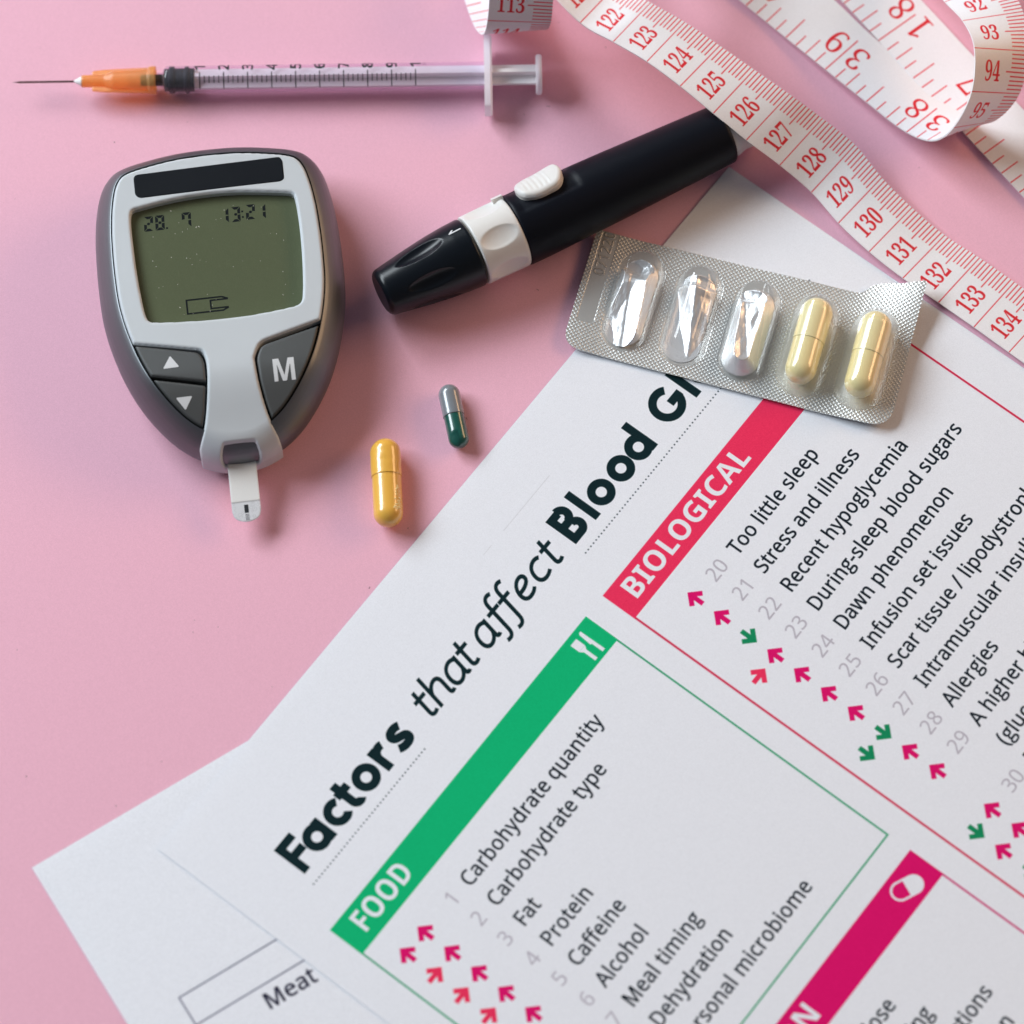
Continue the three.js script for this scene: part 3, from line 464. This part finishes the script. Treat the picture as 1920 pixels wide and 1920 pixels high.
{
  const y1 = gel(srgb(240, 184, 76));
  const yellow = capsule('capsule', 'yellow capsule lying loose on the pink table between meter and paper', undefined, -28.25, 0, -5.7, -86.8, 21.3, 3.5, 0.44, y1, y1, (x2, a, r2) => x2 < -0.5 ? 0.05 * (noise(x2 * 1.3 + 9, a * 1.2) - 0.5) * 2 : 0);
  const r = rng(31), grains = [];                                       // pale powder grains stuck to the shell
  for (let i = 0; i < 46; i++) { const x = lerp(0.8, 7.6, Math.sqrt(r())), a = (-46 + (r() - 0.5) * lerp(8, 46, (x - 0.8) / 6.8)) * Math.PI / 180, q = new THREE.IcosahedronGeometry(lerp(0.1, 0.27, r()), 1); q.scale(1, 0.5, 1); q.translate(0, 3.36, 0); q.rotateX(a); q.translate(x, 3.5, 0); grains.push(q); }
  mesh('powder', mergeGeometries(grains), std({ color: srgb(250, 226, 160), roughness: 0.7 }), yellow).userData.kind = 'stuff';
  capsule('capsule_001', 'small grey and dark green capsule lying loose on the pink table', undefined, -13.2, 0, -22.4, -78.5, 15.8, 2.5, 0.5, gel(srgb(124, 130, 136)), gel(srgb(12, 84, 74)), (x2, a, r2) => { const u = (x2 - 6.3) / 2.0, v = (a - 0.1) / 1.1, q = u * u + v * v; return q < 1 ? -0.55 * (1 - q) : 0; });
}

// ---------------------------------------------------------------- blister pack
{
  const bx = 11.3, bz = -40.6, turn = -15.86;
  const g = thing('blister_pack', 'silver foil blister pack with three crushed empty pockets and two capsules left', 'blister pack', bx, 0, bz, turn);
  const lift = (x, y) => 0.75 + 1.5 * smooth(x, 58, 78) + 2.2 * smooth(x, 62, 78) * smooth(y, 18, 38) + 0.7 * smooth(x, 12, 0) + 0.16 * Math.sin(x * 0.22) * Math.sin(y * 0.12);
  const outer = [...roundPoly([[0.2, 30.5], [62.6, 31.6], [63.4, 32.1], [65.2, 34.3], [68, 35.1], [72, 35.6], [76.9, 37.2], [77.3, 0.1], [0, 0]], [0.8, 0.4, 0.4, 0.8, 1, 1, 0.6, 5.2, 4.6], 8)].reverse();
  const BW = 80, BH = 40, q = 25.6;
  const [c, x] = canvas(2048, 1024); x.fillStyle = '#404040'; x.fillRect(0, 0, 2048, 1024); x.save(); x.scale(q, q); x.translate(1, 39);      // y up in the pack is up on the canvas
  x.save(); x.translate(4.9, -19.2); x.rotate(-Math.PI / 2); x.fillStyle = '#c8c8c8'; x.font = '3.5px sans-serif'; x.fillText('071220', 0, 0); x.restore();
  x.restore();
  const uv = (a, b) => [(a + 1) / BW, (b + 1) / BH];
  const ridge = (t) => { const f = Math.abs(t - Math.round(t)); return Math.max(0, 1 - f / 0.3); };
  const knurl = (a, b) => { if (sdPoly(smoothBar, a, b) > 0) return 0; for (let i = 0; i < 5; i++) { const cx = 12.9 + 13.85 * i, cy = clamp(b, 15.4 - 7.4, 15.4 + 7.4); if (Math.hypot(a - cx, b - cy) < 5.5) return 0; } const u = (a * 0.69 + b * 0.724) / 0.76, v = (a * 0.69 - b * 0.724) / 0.76; return 0.1 * Math.max(ridge(u), ridge(v)); };
  const smoothBar = roundPoly([[1.5, 7], [5.6, 7], [5.6, 33], [1.5, 33]], 1.2);
  const foil = phys({ color: srgb(226, 227, 224), metalness: 0.68, roughness: 0.38, bumpMap: tex(c, false), bumpScale: 0.0011 });
  mesh('foil_sheet', pillow({ outer, cell: 0.13, uv, H: (d, a, b) => lift(a, b) + 0.3 + knurl(a, b), base: (a, b) => lift(a, b) }), foil, g);
  mesh('foil_backing', pillow({ outer, cell: 1.0, uv, H: (d, a, b) => lift(a, b) }), std({ color: srgb(200, 200, 198), metalness: 0.8, roughness: 0.4 }), g);
  const stadium = (cx, cy, w, l) => { const p = []; for (let i = 0; i < 48; i++) { const a = i / 48 * Math.PI * 2; p.push([cx + w / 2 * Math.cos(a), cy + Math.sign(Math.sin(a) || 1) * (l - w) / 2 + w / 2 * Math.sin(a)]); } return p; };
  const pvc = phys({ color: 0xffffff, transmission: 1, thickness: 0, roughness: 0.03, ior: 1.5 });
  const shiny = phys({ color: srgb(236, 238, 240), metalness: 0.72, roughness: 0.4 });
  for (let i = 0; i < 5; i++) {
    const cx = 12.9 + 13.85 * i, cy = 15.4, w = 10.4, l = 25.4;
    if (i >= 3) {
      mesh('pocket', pillow({ outer: stadium(cx, cy, w, l), cell: 0.2, base: null, H: (d, a, b) => lift(a, b) + 0.34 + 8.3 * Math.pow(1 - Math.pow(1 - Math.min(1, d / 5.2), 2.3), 0.72) }), pvc, g);
      continue;
    }
    // crumpled sheet: flat facets between jittered points, leaning towards the window
    const r = rng(100 + i * 23), tab = new Map();
    const knot = (ix, iy) => { const k = ix + ',' + iy; if (!tab.has(k)) tab.set(k, [(ix + lerp(-0.26, 0.26, r()) + (iy & 1 ? 0.5 : 0)) * 2.5, (iy + lerp(-0.26, 0.26, r())) * 3.7, r()]); return tab.get(k); };
    for (let iy = -6; iy <= 6; iy++) for (let ix = -5; ix <= 5; ix++) knot(ix, iy);
    const tris = []; for (let iy = -6; iy < 6; iy++) for (let ix = -5; ix < 5; ix++) { const o = iy & 1 ? 1 : 0, A = knot(ix, iy), B = knot(ix + 1, iy), C = knot(ix + o, iy + 1), D = knot(ix + o + (o ? 0 : 0) + 1, iy + 1); tris.push([A, B, C]); tris.push(o ? [B, D, C] : [B, D, C]); }
    const facet = (x, y) => { for (const [A, B, C] of tris) { const d = (B[1] - C[1]) * (A[0] - C[0]) + (C[0] - B[0]) * (A[1] - C[1]), u = ((B[1] - C[1]) * (x - C[0]) + (C[0] - B[0]) * (y - C[1])) / d, v = ((C[1] - A[1]) * (x - C[0]) + (A[0] - C[0]) * (y - C[1])) / d; if (u >= -1e-6 && v >= -1e-6 && u + v <= 1 + 1e-6) return A[2] * u + B[2] * v + C[2] * (1 - u - v); } return 0.5; };
    const folds = []; for (let k = 0; k < 4; k++) { const q = lerp(-0.3, 0.3, r()); folds.push([Math.cos(q), Math.sin(q), lerp(-2.6, 2.8, r()), lerp(-0.42, 0.34, r()), lerp(0.05, 0.3, r())]); }
    for (let k = 0; k < 3; k++) { const q = Math.PI / 2 + lerp(-0.5, 0.5, r()); folds.push([Math.cos(q), Math.sin(q), lerp(3.5, 10, r()), lerp(-0.3, 0.3, r()), lerp(0.05, 0.25, r())]); }
    const crease = (a, b, m = 1) => { const x = a - cx, y = b - cy; let h = 3.1 + 0.26 * x; for (const [nx, ny, o, amp, k] of folds) h += m * amp * (Math.sqrt((nx * x + ny * y - o) ** 2 + k * k) - 1.6); return h + 0.1 * (noise(a * 1.7, b * 0.8 + i * 31) - 0.5) + 0.02 * (noise(a * 4.3, b * 3.7) - 0.5) + m * (facet(x, y) - 0.5) * (0.75 + 1.0 * smooth(y, 3.5, 8.5)) - m * 1.5 * smooth(y, 5.5, 7.5) * smooth(y, 11, 8.5); };
    mesh('crushed_foil', pillow({ outer: stadium(cx - 0.2, cy - 0.9, w - 1.8, l - 3.0), cell: 0.2, base: null, H: (d, a, b) => lift(a, b) + 0.4 + clamp(Math.min(crease(a, b), 0.9 + d * 1.5), 0.05, 5.0) }), shiny, g);
    const tuck = rng(300 + i), rib = [0, 1, 2].map(() => { const q = tuck() * 3.14; return [Math.cos(q), Math.sin(q), lerp(-2, 2, tuck()) + Math.sin(q) * lerp(-6, 8, tuck()), lerp(-0.35, 0.25, tuck())]; });
    mesh('pocket', pillow({ outer: stadium(cx, cy, w, l), cell: 0.2, base: null, H: (d, a, b) => { let h = 5.4 + 0.1 * (a - cx); for (const [nx, ny, o, amp] of rib) h += amp * (Math.abs(nx * (a - cx) + ny * (b - cy) - o) - 1.5); return lift(a, b) + 0.34 + clamp(Math.min(h + (facet(a - cx, b - cy) - 0.5) * 0.35, 6.4 * Math.pow(1 - Math.pow(1 - Math.min(1, d / 4.6), 2.2), 0.75)), 0.03, 7); } }), pvc, g);
  }
  const R = turn * Math.PI / 180, toW = (a, b) => [bx + a * Math.cos(R) - b * Math.sin(R), bz - a * Math.sin(R) - b * Math.cos(R)];
  const cream = gel(srgb(240, 227, 174)), cream2 = gel(srgb(238, 223, 166));
  [[0, 'cream yellow capsule in the blister pocket next to the crushed ones'], [1, 'cream yellow capsule in the end pocket of the blister pack by its torn corner']].forEach(([k, label]) => {
    const a = 12.9 + 13.85 * (3 + k), [wx, wz] = toW(a, 15.0);
    capsule('capsule_00' + (2 + k), label, 'capsules still in the blister pack', wx, lift(a, 15) + 0.45, wz, turn - 90, 21.6, 3.75, 0.52, cream, cream2);
  });
}

// ---------------------------------------------------------------- measuring tape
{
  const g = thing('measuring_tape', 'white flexible measuring tape with red centimetre and inch figures, looped and draped over the pen', 'measuring tape', 0, 0, 0);
  // stations: s in mm along the tape, then one edge (x y z) and the other edge (x y z)
  const main = [
    [870, 82.0, 0.6, -152.0, 93.5, 0.6, -161.5], [885, 90.5, 4.5, -141.5, 103.0, 6.0, -149.5],
    [900, 97.2, 12.8, -129.2, 110.1, 17.7, -135.0], [910, 100.8, 17.2, -120.9, 114.7, 19.1, -126.1], [920, 104.1, 22.5, -113.1, 118.4, 20.2, -116.8], [930, 106.0, 26.3, -104.1, 119.2, 19.6, -106.8], [940, 105.4, 22.4, -95.0, 117.4, 14.2, -98.7], [950, 101.8, 14.7, -89.7, 112.4, 6.1, -95.8], [957, 97.8, 8.8, -89.2, 107.6, 1.8, -98.1],
    [965.2, 92.0, 4.7, -93.4, 102.0, 0.5, -103.7], [978, 82.9, 3.0, -102.3, 93.1, 0.4, -112.9], [990.6, 73.7, 2.4, -111.1, 84.1, 1.1, -121.7], [1003, 64.9, 1.3, -119.9, 75.5, 2.0, -130.6], [1016, 55.5, 0.9, -128.9, 66.1, 1.3, -139.5],
    [1034, 41.0, 3.0, -141.5, 51.0, 3.0, -152.5], [1053, 30.0, 18.0, -147.0, 42.0, 18.0, -156.0], [1075, 15.0, 39.0, -145.0, 28.5, 37.0, -151.0], [1093, 2.0, 46.5, -136.0, 16.0, 44.0, -139.0],
    [1105, -4.4, 40.6, -126.8, 10.4, 38.1, -127.6], [1115, -4.9, 31.8, -122.2, 9.8, 29.4, -122.8], [1125, -5.3, 22.9, -117.7, 9.4, 20.5, -118.1], [1130, -5.7, 18.4, -115.6, 9.0, 15.9, -116.4], [1134, -6.3, 14.6, -114.7, 8.3, 12.0, -116.8], [1138, -7.2, 10.9, -116.0, 7.3, 8.7, -118.8],
    [1144, -8.8, 6.9, -120.1, 5.8, 5.5, -123.5], [1152, -10.6, 3.3, -127.0, 3.8, 3.3, -131.0], [1162, -12.7, 1.0, -136.5, 1.6, 2.4, -140.7],
    [1169, -11.9, 5.5, -140.0, 0.5, 6.5, -148.0], [1182, -7.0, 17.0, -137.0, 5.0, 17.0, -146.0], [1196, 4.0, 19.5, -127.6, 14.5, 17.0, -138.4],
    [1210, 15.9, 14.8, -116.8, 24.7, 12.0, -128.5], [1220, 23.5, 16.8, -110.7, 32.4, 14.1, -122.4], [1230, 31.2, 18.4, -104.7, 40.2, 15.8, -116.4], [1240, 38.8, 18.1, -98.5, 48.2, 16.0, -110.1], [1250, 46.4, 16.0, -92.6, 56.1, 15.5, -104.1], [1260, 54.1, 12.1, -87.7, 64.2, 13.8, -98.7], [1270, 62.0, 7.4, -83.6, 72.0, 9.9, -94.4],
    [1280, 69.5, 3.1, -78.7, 79.7, 6.5, -89.3], [1290, 75.7, 1.8, -71.4, 85.9, 3.9, -82.1], [1300, 82.6, 1.5, -64.2, 92.8, 2.1, -75.2], [1310, 90.2, 1.2, -57.6, 100.3, 0.9, -68.7], [1320, 98.2, 1.0, -51.5, 108.1, 1.1, -62.8], [1330, 106.1, 1.0, -45.3, 115.9, 1.0, -56.7], [1340, 113.9, 0.9, -39.0, 123.7, 0.8, -50.3], [1380, 145.0, 0.9, -13.9, 154.6, 0.8, -25.4], [1420, 176.0, 0.9, 11.2, 185.6, 0.8, -0.3]];
  const dir = new THREE.Vector2(119.1 - 79.4, -79.3 + 130.1).normalize(), away = [];
  for (const s of [570, 530, 490, 457.2, 431.8, 400, 360]) { const k = 457.2 - s, bow = 0.00035 * k * k * (k < 0 ? 1 : -0.3), ax = 86.6 + dir.x * k - dir.y * bow, az = -119.6 + dir.y * k + dir.x * bow; away.push([s, ax, 0.8, az, ax + dir.y * 15, 0.6, az - dir.x * 15]); }
  away.reverse();
  const RED_INK = 'rgb(220,22,38)', WHITE = 'rgb(240,239,242)';
  function cmFace(s0, s1) {
    const k = Math.min(10, 2048 / (s1 - s0)), [c, x] = canvas(Math.round((s1 - s0) * k), Math.round(15 * k)); x.fillStyle = WHITE; x.fillRect(0, 0, c.width, c.height); x.scale(k, k); x.fillStyle = RED_INK;
    for (let s = Math.ceil(s0); s <= s1; s++) {
      const u = s - s0, m = s % 10;
      if (m === 0) x.fillRect(u - 0.11, 0, 0.22, 15); else x.fillRect(u - 0.13, 0, 0.26, m === 5 ? 5.9 : 4.5);
      if (m === 5) { const n = String(Math.floor(s / 10) + 1); x.save(); x.translate(u + 2.25, 13.3 - (n.length === 2 ? 1.2 : 0)); x.rotate(-Math.PI / 2); x.font = 'bold 6.4px serif'; x.scale(0.64, 1); x.fillText(n, 0, 0); x.restore(); }
    }
    x.setTransform(1, 0, 0, 1, 0, 0); grain(x, c.width, c.height, 8, 41); return tex(c);
  }
  function inchFace(s0, s1, mid) {
    const k = Math.min(10, 2048 / (s1 - s0)), [c, x] = canvas(Math.round((s1 - s0) * k), Math.round(15 * k)); x.fillStyle = WHITE; x.fillRect(0, 0, c.width, c.height); x.scale(k, k); x.fillStyle = RED_INK;
    for (let e = Math.ceil(s0 / 3.175); e * 3.175 <= s1; e++) {
      const u = s1 - e * 3.175, m = e % 8;
      const len = m === 0 ? 11.4 : m === 4 ? 6.4 : m % 2 === 0 ? 5.0 : 3.5;
      x.fillRect(u - 0.14, 15 - len, 0.28, len);
      if (m === 0) { x.save(); x.translate(u, 15 - mid); x.rotate(Math.PI); x.font = '8.8px serif'; x.scale(0.95, 1); const n = String(e / 8), a = n[0], b = n[1] ?? ''; x.textAlign = 'right'; x.fillText(a, -1.0, 3.3); x.textAlign = 'left'; x.fillText(b, 1.0, 3.3); x.restore(); }
    }
    x.setTransform(1, 0, 0, 1, 0, 0); grain(x, c.width, c.height, 8, 43); return tex(c);
  }
  const V = (p, o) => new THREE.Vector3(p[o], p[o + 1], p[o + 2]);
  function sampler(st) {
    const at = (s) => {
      let i = 0; while (i < st.length - 2 && st[i + 1][0] < s) i++;
      const p1 = st[i], p2 = st[i + 1], p0 = st[i - 1] ?? p1, p3 = st[i + 2] ?? p2, h = p2[0] - p1[0], t = (s - p1[0]) / h, t2 = t * t, t3 = t2 * t;
      const f = (o) => { const a = V(p1, o), b = V(p2, o), ma = V(p2, o).sub(V(p0, o)).multiplyScalar(h / (p2[0] - p0[0])), mb = V(p3, o).sub(V(p1, o)).multiplyScalar(h / (p3[0] - p1[0])); return a.multiplyScalar(2 * t3 - 3 * t2 + 1).addScaledVector(ma, t3 - 2 * t2 + t).addScaledVector(b, -2 * t3 + 3 * t2).addScaledVector(mb, t3 - t2); };
      return [f(1), f(4)];
    };
    return at;
  }
  function strip(at, s0, s1, mid = 7.6) {
    const n = Math.ceil((s1 - s0) / 0.8), Wn = 6, T = 0.32, geos = [[], [], []], mats = [];
    const front = { p: [], u: [], n: [] }, back = { p: [], u: [], n: [] }, side = { p: [], n: [] };
    const rows = [];
    for (let i = 0; i <= n; i++) { const s = lerp(s0, s1, i / n), [L, R] = at(s), [L2, R2] = at(Math.min(s + 0.5, s1)), [L1, R1] = at(Math.max(s - 0.5, s0)); const row = []; const w = R.clone().sub(L); for (let k = 0; k <= Wn; k++) { const f = k / Wn, p = L.clone().lerp(R, f), t = L2.clone().lerp(R2, f).sub(L1.clone().lerp(R1, f)), nn = t.cross(w).normalize(); row.push([p, nn, s, f]); } rows.push(row); }
    const push = (o, e, sgn, u) => { o.p.push(...e[0].clone().addScaledVector(e[1], sgn * T / 2).toArray()); o.n.push(...e[1].clone().multiplyScalar(sgn).toArray()); o.u.push(u, e[3]); };
    for (let i = 0; i < n; i++) for (let k = 0; k < Wn; k++) {
      const a = rows[i][k], b = rows[i + 1][k], c = rows[i + 1][k + 1], d = rows[i][k + 1], U = (e) => (e[2] - s0) / (s1 - s0);
      for (const e of [a, b, c, a, c, d]) push(front, e, 1, U(e)); for (const e of [a, c, b, a, d, c]) push(back, e, -1, 1 - U(e));
    }
    const edge = (i, k) => { const a = rows[i][k], b = rows[i + 1][k], q = [[a, 1], [a, -1], [b, -1], [a, 1], [b, -1], [b, 1]], w = rows[i][Wn][0].clone().sub(rows[i][0][0]).normalize().multiplyScalar(k ? 1 : -1); for (const [e, sg] of k ? [...q].reverse() : q) { side.p.push(...e[0].clone().addScaledVector(e[1], sg * T / 2).toArray()); side.n.push(w.x, w.y, w.z); } };
    for (let i = 0; i < n; i++) { edge(i, 0); edge(i, Wn); }
    const ge = new THREE.BufferGeometry();
    ge.setAttribute('position', new THREE.Float32BufferAttribute([...front.p, ...back.p, ...side.p], 3)); ge.setAttribute('normal', new THREE.Float32BufferAttribute([...front.n, ...back.n, ...side.n], 3));
    ge.setAttribute('uv', new THREE.Float32BufferAttribute([...front.u, ...back.u, ...new Array(side.p.length / 3 * 2).fill(0)], 2));
    const nf = front.p.length / 3, ns = side.p.length / 3; ge.addGroup(0, nf, 0); ge.addGroup(nf, nf, 1); ge.addGroup(2 * nf, ns, 2);
    const f = { roughness: 0.5, side: THREE.DoubleSide };
    mesh('strip', ge, [phys({ map: cmFace(s0, s1), ...f }), phys({ map: inchFace(s0, s1, mid), ...f }), std({ color: srgb(240, 239, 240), roughness: 0.6 })], g);
  }
  const atMain = sampler(main), atAway = sampler(away);
  strip(atMain, 870, 960); strip(atMain, 960, 1090); strip(atMain, 1090, 1205); strip(atMain, 1205, 1420); strip(atAway, 360, 570, 9.8);
}

renderer.render(scene, camera);
